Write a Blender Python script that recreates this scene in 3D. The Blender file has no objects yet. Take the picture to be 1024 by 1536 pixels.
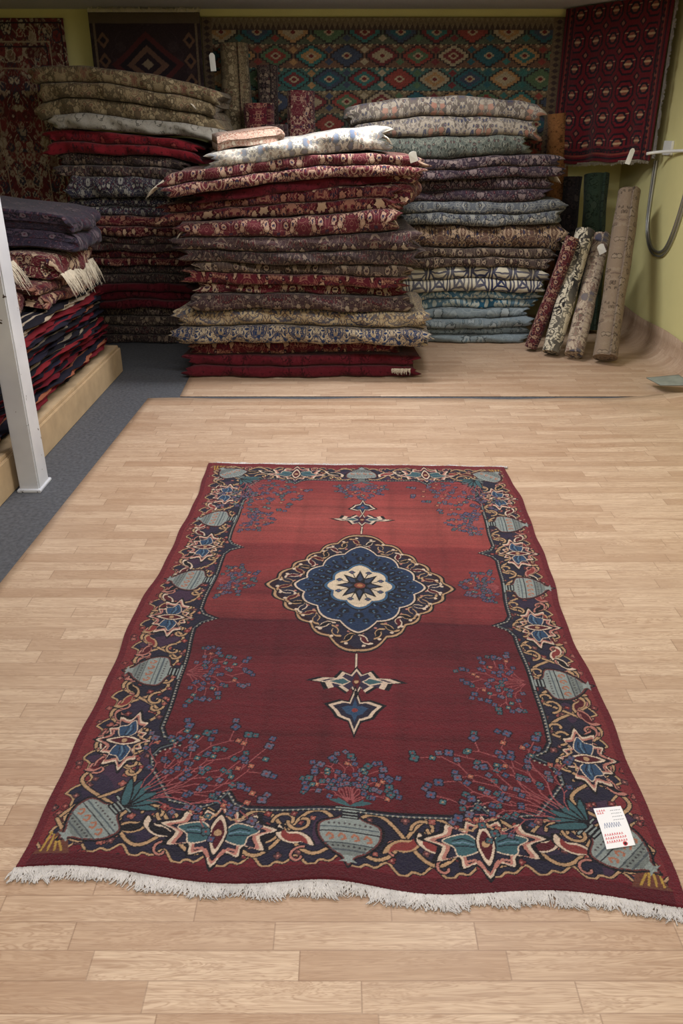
import bpy, math, random
import numpy as np
from mathutils import Vector, Matrix
random.seed(7); rng=np.random.default_rng(7)
scene=bpy.context.scene
def lin(c):
    return tuple(((v/255)/12.92 if v/255<=0.04045 else (((v/255)+0.055)/1.055)**2.4) for v in c)
def link(o,parent=None):
    scene.collection.objects.link(o)
    if parent: o.parent=parent
    return o
def empty(name):
    e=bpy.data.objects.new(name,None); e.empty_display_size=.1; return link(e)

# ---------------- node helpers ----------------
class NT:
    def __init__(s,name,rough=.9,spec=.2):
        s.m=bpy.data.materials.new(name); s.m.use_nodes=True
        s.t=s.m.node_tree; s.n=s.t.nodes; s.b=s.n['Principled BSDF']
        s.b.inputs['Roughness'].default_value=rough
        s.b.inputs['Specular IOR Level'].default_value=spec
    def new(s,ty,**kw):
        n=s.n.new(ty)
        for k,v in kw.items(): setattr(n,k,v)
        return n
    def set(s,sock,v):
        if isinstance(v,bpy.types.NodeSocket): s.t.links.new(v,sock)
        else: sock.default_value=v
    def math(s,op,a,b=0.,c=None):
        n=s.new('ShaderNodeMath',operation=op)
        s.set(n.inputs[0],a); s.set(n.inputs[1],b)
        if c is not None: s.set(n.inputs[2],c)
        return n.outputs[0]
    def mix(s,f,a,b,blend='MIX'):
        n=s.new('ShaderNodeMix',data_type='RGBA',blend_type=blend)
        s.set(n.inputs[0],f)
        for i,v in ((6,a),(7,b)):
            if isinstance(v,tuple): v=(*v[:3],1)
            s.set(n.inputs[i],v)
        return n.outputs[2]
    def noise(s,vec,scale,detail=2,rough=.5,dist=0,out=0):
        n=s.new('ShaderNodeTexNoise'); n.inputs['Scale'].default_value=scale
        n.inputs['Detail'].default_value=detail; n.inputs['Roughness'].default_value=rough
        n.inputs['Distortion'].default_value=dist
        if vec is not None: s.t.links.new(vec,n.inputs['Vector'])
        return n.outputs[out]
    def ramp(s,f,a,b):
        n=s.new('ShaderNodeMapRange'); s.set(n.inputs[0],f); n.inputs[1].default_value=a; n.inputs[2].default_value=b
        return n.outputs[0]
    def sep(s,v):
        n=s.new('ShaderNodeSeparateXYZ'); s.t.links.new(v,n.inputs[0]); return n.outputs
    def comb(s,x,y,z=0.):
        n=s.new('ShaderNodeCombineXYZ'); s.set(n.inputs[0],x);s.set(n.inputs[1],y);s.set(n.inputs[2],z); return n.outputs[0]
    def col(s,c):
        if isinstance(c,tuple): s.b.inputs['Base Color'].default_value=(*c[:3],1)
        else: s.t.links.new(c,s.b.inputs['Base Color'])
    def bump(s,h,strength=.3,dist=.002):
        n=s.new('ShaderNodeBump'); n.inputs['Strength'].default_value=strength; n.inputs['Distance'].default_value=dist
        s.t.links.new(h,n.inputs['Height']); s.t.links.new(n.outputs[0],s.b.inputs['Normal'])

def plain_mat(name,c,rough=.8,var=.15,scale=20,spec=.3,metal=0,bump=.1):
    m=NT(name,rough,spec); tc=m.new('ShaderNodeTexCoord').outputs['Object']
    n=m.noise(tc,scale,5,.6)
    c=lin(c); d=tuple(v*(1-var*2) for v in c)
    m.col(m.mix(m.ramp(n,.25,.7),d,c)); m.b.inputs['Metallic'].default_value=metal
    m.bump(n,bump,.004); return m.m

def ornament(name,base,vine,b1,b2,s=1.,seed=0.,bold=False,keyp=False):
    m=NT(name,.95,.06)
    uv=m.new('ShaderNodeUVMap').outputs[0]; x,y,_=m.sep(uv)
    wx=m.noise(uv,9,2); wy=m.noise(uv,8,2,.5,.5)
    x=m.math('ADD',x,m.math('MULTIPLY',wx,.04)); y=m.math('ADD',y,m.math('MULTIPLY',wy,.04))
    px=m.math('PINGPONG',x,.19*s); py=m.math('PINGPONG',m.math('ADD',y,seed*.37),.23*s)
    v=m.comb(m.math('ADD',px,seed*1.7+3),m.math('ADD',py,seed*.9+2),0.)
    def flowers(c,sc,r,keep,cols):
        vo=m.new('ShaderNodeTexVoronoi'); vo.inputs['Scale'].default_value=sc/s; m.t.links.new(v,vo.inputs['Vector'])
        d=vo.outputs['Distance']; rc=m.sep(vo.outputs['Color']); 
        dd=m.math('ADD',d,m.math('MULTIPLY',m.math('SUBTRACT',m.noise(v,sc*4.5/s,1),.5),.45))
        dd=m.math('ADD',dd,m.math('MULTIPLY',m.math('GREATER_THAN',rc[1],keep),9.))
        c=m.mix(m.math('LESS_THAN',dd,r),c,cols[0])
        c=m.mix(m.math('LESS_THAN',dd,r*.78),c,m.mix(m.math('GREATER_THAN',rc[0],.5),cols[1],cols[2]))
        c=m.mix(m.math('LESS_THAN',dd,r*.34),c,m.mix(m.math('GREATER_THAN',rc[2],.5),cols[2],cols[3]))
        return c
    B,Vn,P,Q=lin(base),lin(vine),lin(b1),lin(b2)
    dk=tuple(q*.3 for q in B)
    if keyp:   # large key pattern: nested stepped outlines
        gx=m.math('PINGPONG',x,.075); gy=m.math('PINGPONG',m.math('ADD',y,seed*.13),.062)
        r=m.math('MAXIMUM',gx,gy); q=m.math('PINGPONG',r,.016)
        lnk=m.math('LESS_THAN',q,.0062)
        diag=m.math('LESS_THAN',m.math('ABSOLUTE',m.math('SUBTRACT',gx,gy)),.009)
        c=m.mix(m.math('MULTIPLY',lnk,m.math('GREATER_THAN',r,.018)),B,Vn)
        c=m.mix(diag,c,P)
    elif bold:
        ns=m.noise(v,bold/s,1,.5,1.2)
        c=m.mix(m.math('LESS_THAN',m.math('ABSOLUTE',m.math('SUBTRACT',ns,.5)),.055),B,Vn)
        c=m.mix(m.math('LESS_THAN',m.math('ABSOLUTE',m.math('SUBTRACT',m.noise(v,bold*2/s,1,.5,1.),.5)),.028),c,P)
        c=flowers(c,bold*1.8,.38,.5,(B,Vn,P,Q))
    else:
        ns=m.noise(v,11/s,1,.5,1.2)
        c=m.mix(m.math('LESS_THAN',m.math('ABSOLUTE',m.math('SUBTRACT',ns,.5)),.022),B,Vn)
        c=m.mix(m.math('LESS_THAN',m.math('ABSOLUTE',m.math('SUBTRACT',ns,.6)),.016),c,P)
        c=m.mix(m.math('LESS_THAN',m.math('ABSOLUTE',m.math('SUBTRACT',m.noise(v,26/s,1,.5,.9),.52)),.022),c,m.mix(.6,B,Vn))
        c=flowers(c,34,.38,.7,(dk,P,Vn,Q)); c=flowers(c,17,.44,.72,(dk,Vn,Q,P))
    fn=m.noise(uv,230,2)
    c=m.mix(m.math('MULTIPLY',fn,.42),c,(0.02,.017,.015))
    big=m.noise(uv,4,4)
    c=m.mix(m.ramp(big,.35,1.1),c,m.mix(.6,c,B))
    m.col(c); m.bump(m.math('ADD',fn,m.math('MULTIPLY',m.noise(uv,30,3),1.2)),.55,.004)
    m.b.inputs['Sheen Weight'].default_value=.08
    return m.m

def attr_mat(name,rough=.95,bump=.8,bd=.005,sheen=.08,fibre=.34):
    m=NT(name,rough,.06)
    a=m.new('ShaderNodeVertexColor',layer_name='Col').outputs[0]
    tc=m.new('ShaderNodeTexCoord').outputs['Object']
    n=m.noise(tc,300,3,.65); n2=m.noise(tc,6,5,.6); n3=m.noise(tc,70,4,.65)
    c=m.mix(m.math('MULTIPLY',n,fibre),a,(0.014,.01,.012))
    c=m.mix(m.math('MULTIPLY',m.ramp(n2,.35,.75),.36),c,m.mix(1.,c,(.6,.58,.6),'MULTIPLY'))
    c=m.mix(m.math('MULTIPLY',m.ramp(n3,.42,.72),.26),c,m.mix(1.,c,(1.5,1.48,1.5),'MULTIPLY'))
    m.col(c); m.bump(m.math('ADD',n,m.math('MULTIPLY',n3,1.2)),bump,bd); m.b.inputs['Sheen Weight'].default_value=sheen
    m.b.inputs['Sheen Roughness'].default_value=.6
    return m.m

# ---------------- mesh helpers ----------------
def mesh_np(name,V,F4,mat,uv=None,cols=None,smooth=True,parent=None):
    me=bpy.data.meshes.new(name)
    V=np.asarray(V,dtype=np.float32).reshape(-1,3); F4=np.asarray(F4,dtype=np.int32).reshape(-1,4)
    me.vertices.add(len(V)); me.vertices.foreach_set('co',V.ravel())
    me.loops.add(len(F4)*4); me.loops.foreach_set('vertex_index',F4.ravel())
    me.polygons.add(len(F4)); me.polygons.foreach_set('loop_start',np.arange(0,len(F4)*4,4,dtype=np.int32))
    try: me.polygons.foreach_set('loop_total',np.full(len(F4),4,dtype=np.int32))
    except Exception: pass
    me.update(calc_edges=True)
    if uv is not None:
        l=me.uv_layers.new(name='UVMap'); l.data.foreach_set('uv',np.asarray(uv,dtype=np.float32)[F4.ravel()].ravel())
    if cols is not None:
        a=me.color_attributes.new('Col','FLOAT_COLOR','POINT')
        cc=np.ones((len(V),4),dtype=np.float32); cc[:,:3]=cols; a.data.foreach_set('color',cc.ravel())
    me.polygons.foreach_set('use_smooth',np.full(len(F4),smooth))
    me.validate(); me.update()
    me.materials.append(mat)
    return link(bpy.data.objects.new(name,me),parent)

def grid_faces(ny,nx):
    i=np.arange(ny-1)[:,None]*nx+np.arange(nx-1)[None,:]
    return np.stack([i,i+1,i+nx+1,i+nx],-1).reshape(-1,4)

def box(name,x0,x1,y0,y1,z0,z1,mat,parent=None,bev=0.0):
    import bmesh
    me=bpy.data.meshes.new(name); bm=bmesh.new()
    bmesh.ops.create_cube(bm,size=1)
    for v in bm.verts: v.co=((x0+x1)/2+v.co.x*(x1-x0),(y0+y1)/2+v.co.y*(y1-y0),(z0+z1)/2+v.co.z*(z1-z0))
    if bev: bmesh.ops.bevel(bm,geom=bm.edges[:],offset=bev,segments=2,affect='EDGES')
    bm.to_mesh(me); bm.free(); me.materials.append(mat)
    return link(bpy.data.objects.new(name,me),parent)

def tube(name,pts,r,mat,parent=None):
    cu=bpy.data.curves.new(name,'CURVE'); cu.dimensions='3D'; cu.bevel_depth=r; cu.bevel_resolution=4; cu.use_fill_caps=True
    sp=cu.splines.new('NURBS'); sp.points.add(len(pts)-1)
    for p,q in zip(sp.points,pts): p.co=(*q,1)
    sp.use_endpoint_u=True; sp.order_u=3; cu.materials.append(mat)
    return link(bpy.data.objects.new(name,cu),parent)

def fringe(name,a,b,dirv,n,length,mat,parent=None,r=.0016,droop=.0,zf=None,wave=None,jit=.35):
    a=np.array(a,float); b=np.array(b,float); dirv=np.array(dirv,float)
    V=[];F=[]
    e=(b-a)/np.linalg.norm(b-a)
    for k in range(n):
        t=(k+random.random())/n; p=a+(b-a)*t
        if wave: p=p+np.array(wave(t))
        cl=math.sin(t*n*.11)*.3+math.sin(t*n*.037)*.3
        L=length*random.uniform(.6,1.1)*(1+.15*math.sin(t*70)+.1*math.sin(t*33)); sx=random.uniform(-jit,jit)+cl; ph=random.random()*6; am=random.uniform(0,.16)
        for s in range(5):
            q=s/4
            c=p+dirv*L*q+e*(sx*q*L+am*L*math.sin(ph+q*6))+np.array([0,0,-droop*q*q*L])
            c[2]+=random.uniform(0,.002)
            if zf is not None: c[2]=max(c[2],zf+r+random.random()*.005*(1-q*.5))
            rr=r*(1.15-.5*q)
            for j in range(4):
                an=j*math.pi/2
                V.append(c+e*rr*math.cos(an)+np.array([0,0,1])*rr*math.sin(an))
        base=len(V)-20
        for s in range(4):
            for j in range(4):
                F.append((base+s*4+j,base+s*4+(j+1)%4,base+s*4+4+(j+1)%4,base+s*4+4+j))
    return mesh_np(name,V,F,mat,parent=parent)

# ---------------- painter ----------------
class Canvas:
    def __init__(s,W,H,res,bg):
        s.W,s.H,s.res=W,H,res; s.nx=int(W*res)+1; s.ny=int(H*res)+1
        s.x=np.linspace(-W/2,W/2,s.nx); s.y=np.linspace(0,H,s.ny)
        s.a=np.ones((s.ny,s.nx,3))*np.array(bg,float)
    def sl(s,x0,x1,y0,y1):
        return (max(0,np.searchsorted(s.x,x0)),min(s.nx,np.searchsorted(s.x,x1)+1),max(0,np.searchsorted(s.y,y0)),min(s.ny,np.searchsorted(s.y,y1)+1))
    def put(s,m,i0,i1,j0,j1,col):
        sub=s.a[j0:j1,i0:i1]
        if isinstance(col,np.ndarray) and col.ndim==3: sub[m]=col[j0:j1,i0:i1][m]
        else: sub[m]=np.array(col,float)
    def poly(s,p,col):
        p=np.asarray(p,float); i0,i1,j0,j1=s.sl(p[:,0].min(),p[:,0].max(),p[:,1].min(),p[:,1].max())
        if i1<=i0 or j1<=j0: return
        X=s.x[None,i0:i1]; Y=s.y[j0:j1,None]; ins=np.zeros((j1-j0,i1-i0),bool)
        q=np.roll(p,-1,0)
        for (x1,y1),(x2,y2) in zip(p,q):
            if y1==y2: continue
            c=(y1>Y)!=(y2>Y); xi=(x2-x1)*(Y-y1)/(y2-y1)+x1; ins^=c&(X<xi)
        s.put(ins,i0,i1,j0,j1,col)
    def line(s,p,w,col,closed=False):
        p=np.asarray(p,float); r=w/2
        if closed: p=np.vstack([p,p[:1]])
        for (x1,y1),(x2,y2) in zip(p[:-1],p[1:]):
            i0,i1,j0,j1=s.sl(min(x1,x2)-r,max(x1,x2)+r,min(y1,y2)-r,max(y1,y2)+r)
            if i1<=i0 or j1<=j0: continue
            X=s.x[None,i0:i1]; Y=s.y[j0:j1,None]; dx,dy=x2-x1,y2-y1; L=dx*dx+dy*dy+1e-9
            t=np.clip(((X-x1)*dx+(Y-y1)*dy)/L,0,1)
            s.put((X-x1-t*dx)**2+(Y-y1-t*dy)**2<=r*r,i0,i1,j0,j1,col)
    def disc(s,x,y,r,col): s.line([(x,y),(x,y)],2*r,col)
    def flower(s,x,y,r,out,inn,cen,n=4,ph=0):
        for k in range(n):
            a=ph+k*2*math.pi/n; s.disc(x+math.cos(a)*r*.55,y+math.sin(a)*r*.55,r*.62,out)
        for k in range(n):
            a=ph+k*2*math.pi/n; s.disc(x+math.cos(a)*r*.55,y+math.sin(a)*r*.55,r*.4,inn)
        s.disc(x,y,r*.28,cen)
def cat(p,closed=True,n=6):
    p=np.asarray(p,float); N=len(p); out=[]
    rg=range(N) if closed else range(N-1)
    for i in rg:
        if closed: a,b,c,d=p[(i-1)%N],p[i],p[(i+1)%N],p[(i+2)%N]
        else: a,b,c,d=p[max(i-1,0)],p[i],p[i+1],p[min(i+2,N-1)]
        for k in range(n):
            t=k/n; out.append(.5*((2*b)+(-a+c)*t+(2*a-5*b+4*c-d)*t*t+(-a+3*b-3*c+d)*t**3))
    if not closed: out.append(p[-1])
    return np.array(out)
def xf(p,o=(0,0),ang=0,s=1,mx=1):
    p=np.asarray(p,float)*s; p=p*np.array([mx,1.]); c,sn=math.cos(ang),math.sin(ang)
    return np.stack([p[:,0]*c-p[:,1]*sn+o[0],p[:,0]*sn+p[:,1]*c+o[1]],1)
def mir(h):
    h=list(h); return h+[(-x,y) for x,y in reversed(h) if abs(x)>1e-6]

NAVY=(36,33,52);BLACK=(21,18,25);CREAM=(212,188,166);GOLD=(182,146,110);VASE=(142,150,146)
BLUE=(46,72,102);TEAL=(60,94,100);RUST=(132,54,52);DRED=(82,22,32);PINK=(180,120,108);PLUM=(64,42,64)
ORED=(102,28,38)

# ---- main rug painting (cm) ----
C=Canvas(140,233,5.5,NAVY)
for k in range(120):
    side=random.choice('lrtb'); t=random.random()
    p={'l':(-58,t*233),'r':(59,t*233),'b':(t*140-70,13),'t':(t*140-70,222)}[side]
    C.poly(xf(cat([(6,0),(2,3),(-6,1),(-3,-3)]),p,random.random()*6,random.uniform(.6,1.5)),random.choice([PLUM,(32,30,46),(48,38,60)]))
def bays(P0,P1,nrm,per,dep,col,off=0.):
    P0=np.array(P0,float);P1=np.array(P1,float);nrm=np.array(nrm,float)
    L=np.linalg.norm(P1-P0);d=(P1-P0)/L; pts=[]
    n=int(L/.6)
    for k in range(n+1):
        s=k/n*L; f=abs(math.sin((s+off)/per*math.pi)); pts.append(P0+d*s+nrm*(3.0+dep*f**.8+ .8*math.sin(s/per*6.28*2)))
    C.poly(np.vstack([pts,[P1-nrm,P0-nrm]]),col); C.line(pts,.9,BLACK); C.line(pts,.5,GOLD)
bays((-70,0),(-70,233),(1,0),12.25,4.2,(118,42,46),3.5); bays((70,0),(70,233),(-1,0),12.25,4.2,(118,42,46),3.5)
bays((-70,0),(70,0),(0,1),9.8,2.6,ORED,4.3); bays((-70,233),(70,233),(0,-1),9.8,2.6,(118,42,46),4.3)
def spiral(o,ang,s,mx,col,w=.75):
    pts=[]
    for k in range(26):
        q=k/25; a=q*4.6; r=5.2*(1-q*.78); pts.append((r*math.cos(a)-5.2,r*math.sin(a)))
    C.line(xf(pts,o,ang,s,mx),w+.6,BLACK); C.line(xf(pts,o,ang,s,mx),w,col)
def boteh(o,ang,s,mx,fill=DRED,out=CREAM):
    h=cat([(0,-5.5),(1.9,-3.2),(2.3,0),(1.2,3),(2.2,5.6),(-.4,5),(-1.6,2.4),(-1.4,-.5),(-.2,-2.4)])
    C.poly(xf(h,o,ang,s*1.22,mx),BLACK); C.poly(xf(h,o,ang,s*1.08,mx),out); C.poly(xf(h,o,ang,s*.78,mx),fill)
def palmette(o,ang,s=1.,blue=BLUE):
    h=cat(mir([(0,7.6),(1.2,5.0),(3.2,5.8),(4.0,3.4),(7.2,5.0),(8.0,2.8),(11.8,1.2),(8.4,-.4),(9.6,-3.8),(5.4,-2.8),(4.8,-5.4),(2.0,-4.4),(0,-7.8)]),True,3)
    C.poly(xf(h,o,ang,s*1.14),BLACK); C.poly(xf(h,o,ang,s*1.02),CREAM); C.poly(xf(h,o,ang,s*.93),PINK); C.poly(xf(h,o,ang,s*.84),BLACK); C.poly(xf(h,o,ang,s*.80),NAVY)
    for mx in (1,-1):
        w=cat([(1.5,.2),(3.6,2.6),(8.2,1.1),(6.2,-.5),(5.4,-2.6),(2,-1.6)])
        C.line(xf(w,o,ang,s,mx),.55*s,CREAM,True)
        C.poly(xf(w,o,ang,s,mx),blue)
        for q in (0,.9,-.9): C.line(xf([(2.4,.1+q*.6),(4.4,.7+q),(6.4,.4+q*.7)],o,ang,s,mx),.3*s,(22,30,46) if q else (104,132,150))
        C.line(xf([(1,-5.6),(2.6,-3.6),(4.4,-4.0)],o,ang,s,mx),.5*s,PINK)
        C.line(xf([(.8,5.4),(2.2,3.6),(4.6,4.0)],o,ang,s,mx),.45*s,GOLD)
    e=cat(mir([(0,4.8),(1.5,2),(1.6,-1),(0,-5.0)])); C.poly(xf(e,o,ang,s*1.18),BLACK); C.poly(xf(e,o,ang,s),CREAM); C.poly(xf(e,o,ang,s*.74),DRED)
    e=xf([(0,.2)],o,ang,s)[0]; C.disc(e[0],e[1],.8*s,GOLD)
def vase(o,ang,s=1.):
    body=cat(mir([(0,-8.6),(.9,-7.2),(1.6,-6.2),(3.6,-4.8),(6.2,-1.6),(6.9,1.4),(6.2,3.2),(3,4.3),(1.9,5.0)]),True,4)
    C.poly(xf(body,o,ang,s*1.16),BLACK); C.poly(xf(body,o,ang,s*1.07),(104,56,54)); C.poly(xf(body,o,ang,s*1.0),VASE)
    C.poly(xf([(-5.2,-3.0),(5.2,-3.0),(1.6,-6.2),(-1.6,-6.2)],o,ang,s),(118,124,120))
    C.line(xf([(-6.6,1.9),(6.6,1.9)],o,ang,s),.4*s,(84,94,100)); C.line(xf([(-6.8,.6),(6.8,.6)],o,ang,s),.3*s,(50,50,56))
    for x in (-4.4,-1.6,1.4,4.2):
        C.line(xf([(x-.8,-1),(x-.3,-.1),(x+.5,-.6),(x+.8,-1.6),(x,-1.9)],o,ang,s),.55*s,(168,110,86))
    C.line(xf([(-5.6,-2.9),(5.6,-2.9)],o,ang,s),.3*s,(70,76,80)); C.line(xf([(-3.6,-4.9),(3.6,-4.9)],o,ang,s),.45*s,(84,90,94))
    for x in np.arange(-4.8,5,1.2):
        q=xf([(x,-3.8)],o,ang,s)[0]; C.disc(q[0],q[1],.28*s,(60,58,62))
        q=xf([(x,3.0)],o,ang,s)[0]; C.disc(q[0],q[1],.3*s,(84,78,80))
    C.poly(xf([(-2.2,4.6),(2.2,4.6),(1.7,7.6),(-1.7,7.6)],o,ang,s),BLACK)
    for y in (5.2,6.2,7.2): C.line(xf([(-1.5,y),(1.5,y)],o,ang,s),.45*s,VASE)
    C.line(xf([(-3.6,8),(3.6,8)],o,ang,s),1.0*s,BLACK); C.line(xf([(-3.3,8),(3.3,8)],o,ang,s),.45*s,VASE)
    C.poly(xf([(-2.2,-8.2),(2.2,-8.2),(0,-6.9)],o,ang,s),VASE)
def spray(o,ang,L,n,spread=1.15,fs=1.,leaf=True):
    stem=(150,78,80)
    fl=[]
    for k in range(n):
        q=(k/(n-1))*2-1; a=q*spread; l=L*(1-.28*abs(q))*random.uniform(.86,1.06)
        pts=[]
        for j in range(1 if L<25 else 2,9):
            tt=j/8; b=a*(.4+.7*tt)+.07*math.sin(j*1.7+k); pts.append((math.sin(b)*l*tt,math.cos(b)*l*tt))
        C.line(xf(pts,o,ang),.26*fs,stem)
        for j in range(2,len(pts)):
            x,y=pts[j]; sd=1 if (j+k)%2 else -1
            b=a+sd*.8; ll=1.9*fs*random.uniform(.8,1.3)
            ex,ey=x+math.sin(b)*ll,y+math.cos(b)*ll
            C.line(xf([(x,y),(ex,ey)],o,ang),.24*fs,stem)
            fl.append((ex,ey,.8*fs,j))
        fl.append((*pts[-1],1.05*fs,99))
    for x,y,r,j in fl:
        c=xf([(x,y)],o,ang)[0]
        if j==99 or j%4!=1: C.flower(c[0],c[1],r*1.1,(26,20,32),random.choice([(82,86,114),(72,80,108),(98,94,114),(66,94,102)]),(136,58,58),4,random.random())
        else: C.flower(c[0],c[1],r*1.05,(22,18,28),random.choice([(164,90,76),(72,102,108)]),GOLD,4,.5)
    if leaf:
        for sd in (-1,1):
            for q,l in ((1.35,L*.30),(1.0,L*.22)):
                C.poly(xf(cat([(0,0),(sd*l*.5,l*.1),(sd*l*math.sin(q),l*math.cos(q)+.6),(sd*l*.4,l*.36)]),o,ang),TEAL)
cx=1.5
def vinepath(p0,p1,nrm,n,amp):
    p0=np.array(p0,float);p1=np.array(p1,float);nrm=np.array(nrm,float);pts=[]
    for k in range(n*10+1):
        t=k/(n*10); pts.append(p0+(p1-p0)*t+nrm*amp*math.sin(t*n*math.pi))
    return np.array(pts)
def floret(x,y): C.flower(x,y,random.uniform(.7,1.15),BLACK,random.choice([RUST,(112,48,50),(100,60,62),(150,84,76)]),PINK,4,random.random())
for k in range(560):
    side=random.choice('llrrbt'); t=random.random()
    p={'l':(-58+random.uniform(-9,9),t*233),'r':(59.5+random.uniform(-9,9),t*233),'b':(t*140-70,13+random.uniform(-7,7)),'t':(t*140-70,222+random.uniform(-7,7))}[side]
    floret(*p)
for (p0,p1,nr,n) in [((-58,8),(-58,230),(1,0),18),((59.5,8),(59.5,230),(1,0),18),((-66,13),(67,13),(0,1),10),((-66,222),(67,222),(0,1),10)]:
    for sg in (1,-1):
        C.line(vinepath(p0,p1,nr,n,6.5*sg),1.4,BLACK); C.line(vinepath(p0,p1,nr,n,6.5*sg),.8,GOLD)
for y0 in list(np.arange(28.25,215,12.25)):
    for sx,X in ((1,-58),(-1,59.5)):
        for d in (-1,1):
            yy=y0+6.1
            spiral((X+4.6*sx,yy+d*1.5),1.57 if d>0 else -1.57,.62,sx*d,GOLD,.7)
            spiral((X-5.5*sx,yy+d*2.8),-.6 if d>0 else 2.5,.5,-sx*d,PINK,.55)
            boteh((X-3.4*sx,yy+d*2.4),(.55 if d>0 else 2.6)*sx,.66,sx,random.choice([DRED,BLACK,RUST]),random.choice([GOLD,CREAM,PINK]))
            floret(X+7.0*sx,yy+d*3.4)
for x0 in (-45,-14.5,17,47):
    for Yc,sy in ((12.5,1),(221.5,-1)):
        for d in (-1,1):
            spiral((x0+d*1.8,Yc+3.6*sy),0 if d<0 else 3.14,.62,d,GOLD,.7)
            spiral((x0+d*6,Yc-4*sy),1.2,.5,d,PINK,.55)
            boteh((x0+d*3.6,Yc-1.5*sy),1.1*d+(0 if sy>0 else 3.14),.85,d,random.choice([DRED,BLACK,RUST]),random.choice([GOLD,CREAM]))
            floret(x0+d*3,Yc+6*sy)
# field
fy=C.y
fc=np.zeros((C.ny,C.nx,3))
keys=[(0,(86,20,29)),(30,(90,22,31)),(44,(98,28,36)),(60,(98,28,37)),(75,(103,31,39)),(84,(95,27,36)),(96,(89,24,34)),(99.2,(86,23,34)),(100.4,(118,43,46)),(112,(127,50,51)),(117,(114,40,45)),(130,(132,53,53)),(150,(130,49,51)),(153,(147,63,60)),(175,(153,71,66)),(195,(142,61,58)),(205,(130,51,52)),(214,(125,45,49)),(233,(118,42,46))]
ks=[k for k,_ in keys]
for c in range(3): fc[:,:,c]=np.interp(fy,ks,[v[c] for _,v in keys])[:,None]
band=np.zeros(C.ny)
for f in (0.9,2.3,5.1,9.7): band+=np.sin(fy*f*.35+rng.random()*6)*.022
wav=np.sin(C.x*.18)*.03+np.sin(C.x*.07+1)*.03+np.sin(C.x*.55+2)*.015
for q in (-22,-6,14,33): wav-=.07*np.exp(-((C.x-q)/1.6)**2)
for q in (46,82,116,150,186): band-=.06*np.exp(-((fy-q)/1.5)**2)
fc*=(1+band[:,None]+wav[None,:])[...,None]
def cusps(pos,base,tip,w=4.5):
    o=[]
    for y in pos: o+= [(base,y-w*1.7),(base+(tip-base)*.25,y-w*.8),(tip,y),(base+(tip-base)*.25,y+w*.8),(base,y+w*1.7)]
    return o
yb,yt=20.5,214
L=cusps([40.5,99.5,148,196],-48.5,-42.5,3.4)
R=[(2*cx-x,y) for x,y in reversed(L)]
bot=[(x,y) for y,x in cusps([cx-29.5,cx+29.5],yb,yb+5.6,3.2)]
top=[(x,y) for y,x in cusps([cx-29.5,cx+29.5],yt,yt-4.6,3.2)][::-1]
field=np.array([(-47.5,31),(-48.5,35)]+L+[(-48.5,204),(-43,yt)]+top[::-1]+[(46,yt),(51.5,204)]+R+[(51.5,32),(44,yb+1)]+bot[::-1]+[(-41,yb+1)])
C.line(field,2.8,BLACK,True); C.line(field,1.9,(92,102,104),True); C.line(field,1.2,NAVY,True)
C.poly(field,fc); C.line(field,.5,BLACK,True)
cen=np.array([cx,117])
for a,b in zip(field,np.roll(field,-1,0)):
    n=max(1,int(np.linalg.norm(b-a)/1.2))
    for k in range(n):
        p=a+(b-a)*k/n; q=p+(p-cen)/np.linalg.norm(p-cen)*.8; C.disc(q[0],q[1],.28,(164,154,140))
C.poly([(-70,0),(70,0),(70,3.6),(-70,3.6)],(84,20,30)); C.poly([(-70,233),(70,233),(70,230),(-70,230)],(112,36,42))
C.poly([(-70,0),(-68,0),(-68,233),(-70,233)],ORED); C.poly([(70,0),(68,0),(68,233),(70,233)],ORED)
for X,Y,sx,sy in ((-68,3,1,1),(68,3,-1,1),(-68,230,1,-1),(68,230,-1,-1)):
    C.poly([(X,Y),(X+8*sx,Y),(X+4.5*sx,Y+8*sy)],(104,60,48))
    for k in range(4): C.line([(X+1.5*sx+k*1.5*sx,Y+.8*sy),(X+2*sx+k*.8*sx,Y+6*sy-k*.8*sy)],.5,(176,140,66))
for y in (40.5,99.5,148,196.5):
    palmette((-57.8,y),-math.pi/2,.92); palmette((60.2,y),math.pi/2,.92)
for y in (70.5,124,172.5):
    vase((-57.5,y),-math.pi/2,.98); spray((-49,y),-math.pi/2,15 if y>100 else 20,9,1.1,.95,False)
    vase((60,y),math.pi/2,.98); spray((51.5,y),math.pi/2,14 if y>100 else 20,9,1.1,.95,False)
for Yc,a,yv,d in ((12.2,0,12.6,1),(222,math.pi,221.5,-1)):
    palmette((cx-29.8,Yc),a,1.12,TEAL); palmette((cx+29.8,Yc),a,1.12,TEAL)
    vase((cx,yv),a,.98); spray((cx,yv+8.6*d),a,17,11,1.05,1.0,True)
for X,Y,a in ((-57.5,13,-.82),(60,13,.82),(-57.5,221,-math.pi+.82),(60,221,math.pi-.82)):
    vase((X,Y),a,.96); o2=(X-math.sin(a)*8,Y+math.cos(a)*8)
    for q in (-.9,-.55,-.2,.2,.55,.9):
        C.poly(xf(cat([(-1.2,0),(-1.5,5),(0,10),(1.5,5),(1.2,0)]),o2,a+q,.9),BLACK)
        C.poly(xf(cat([(-.8,0),(-1,5),(0,9),(1,5),(.8,0)]),o2,a+q,.9),TEAL)
    spray(o2,a*1.12,43,8,.6,1.15,False); spray(o2,a*1.1,31,8,.8,1.05,False)
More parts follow.
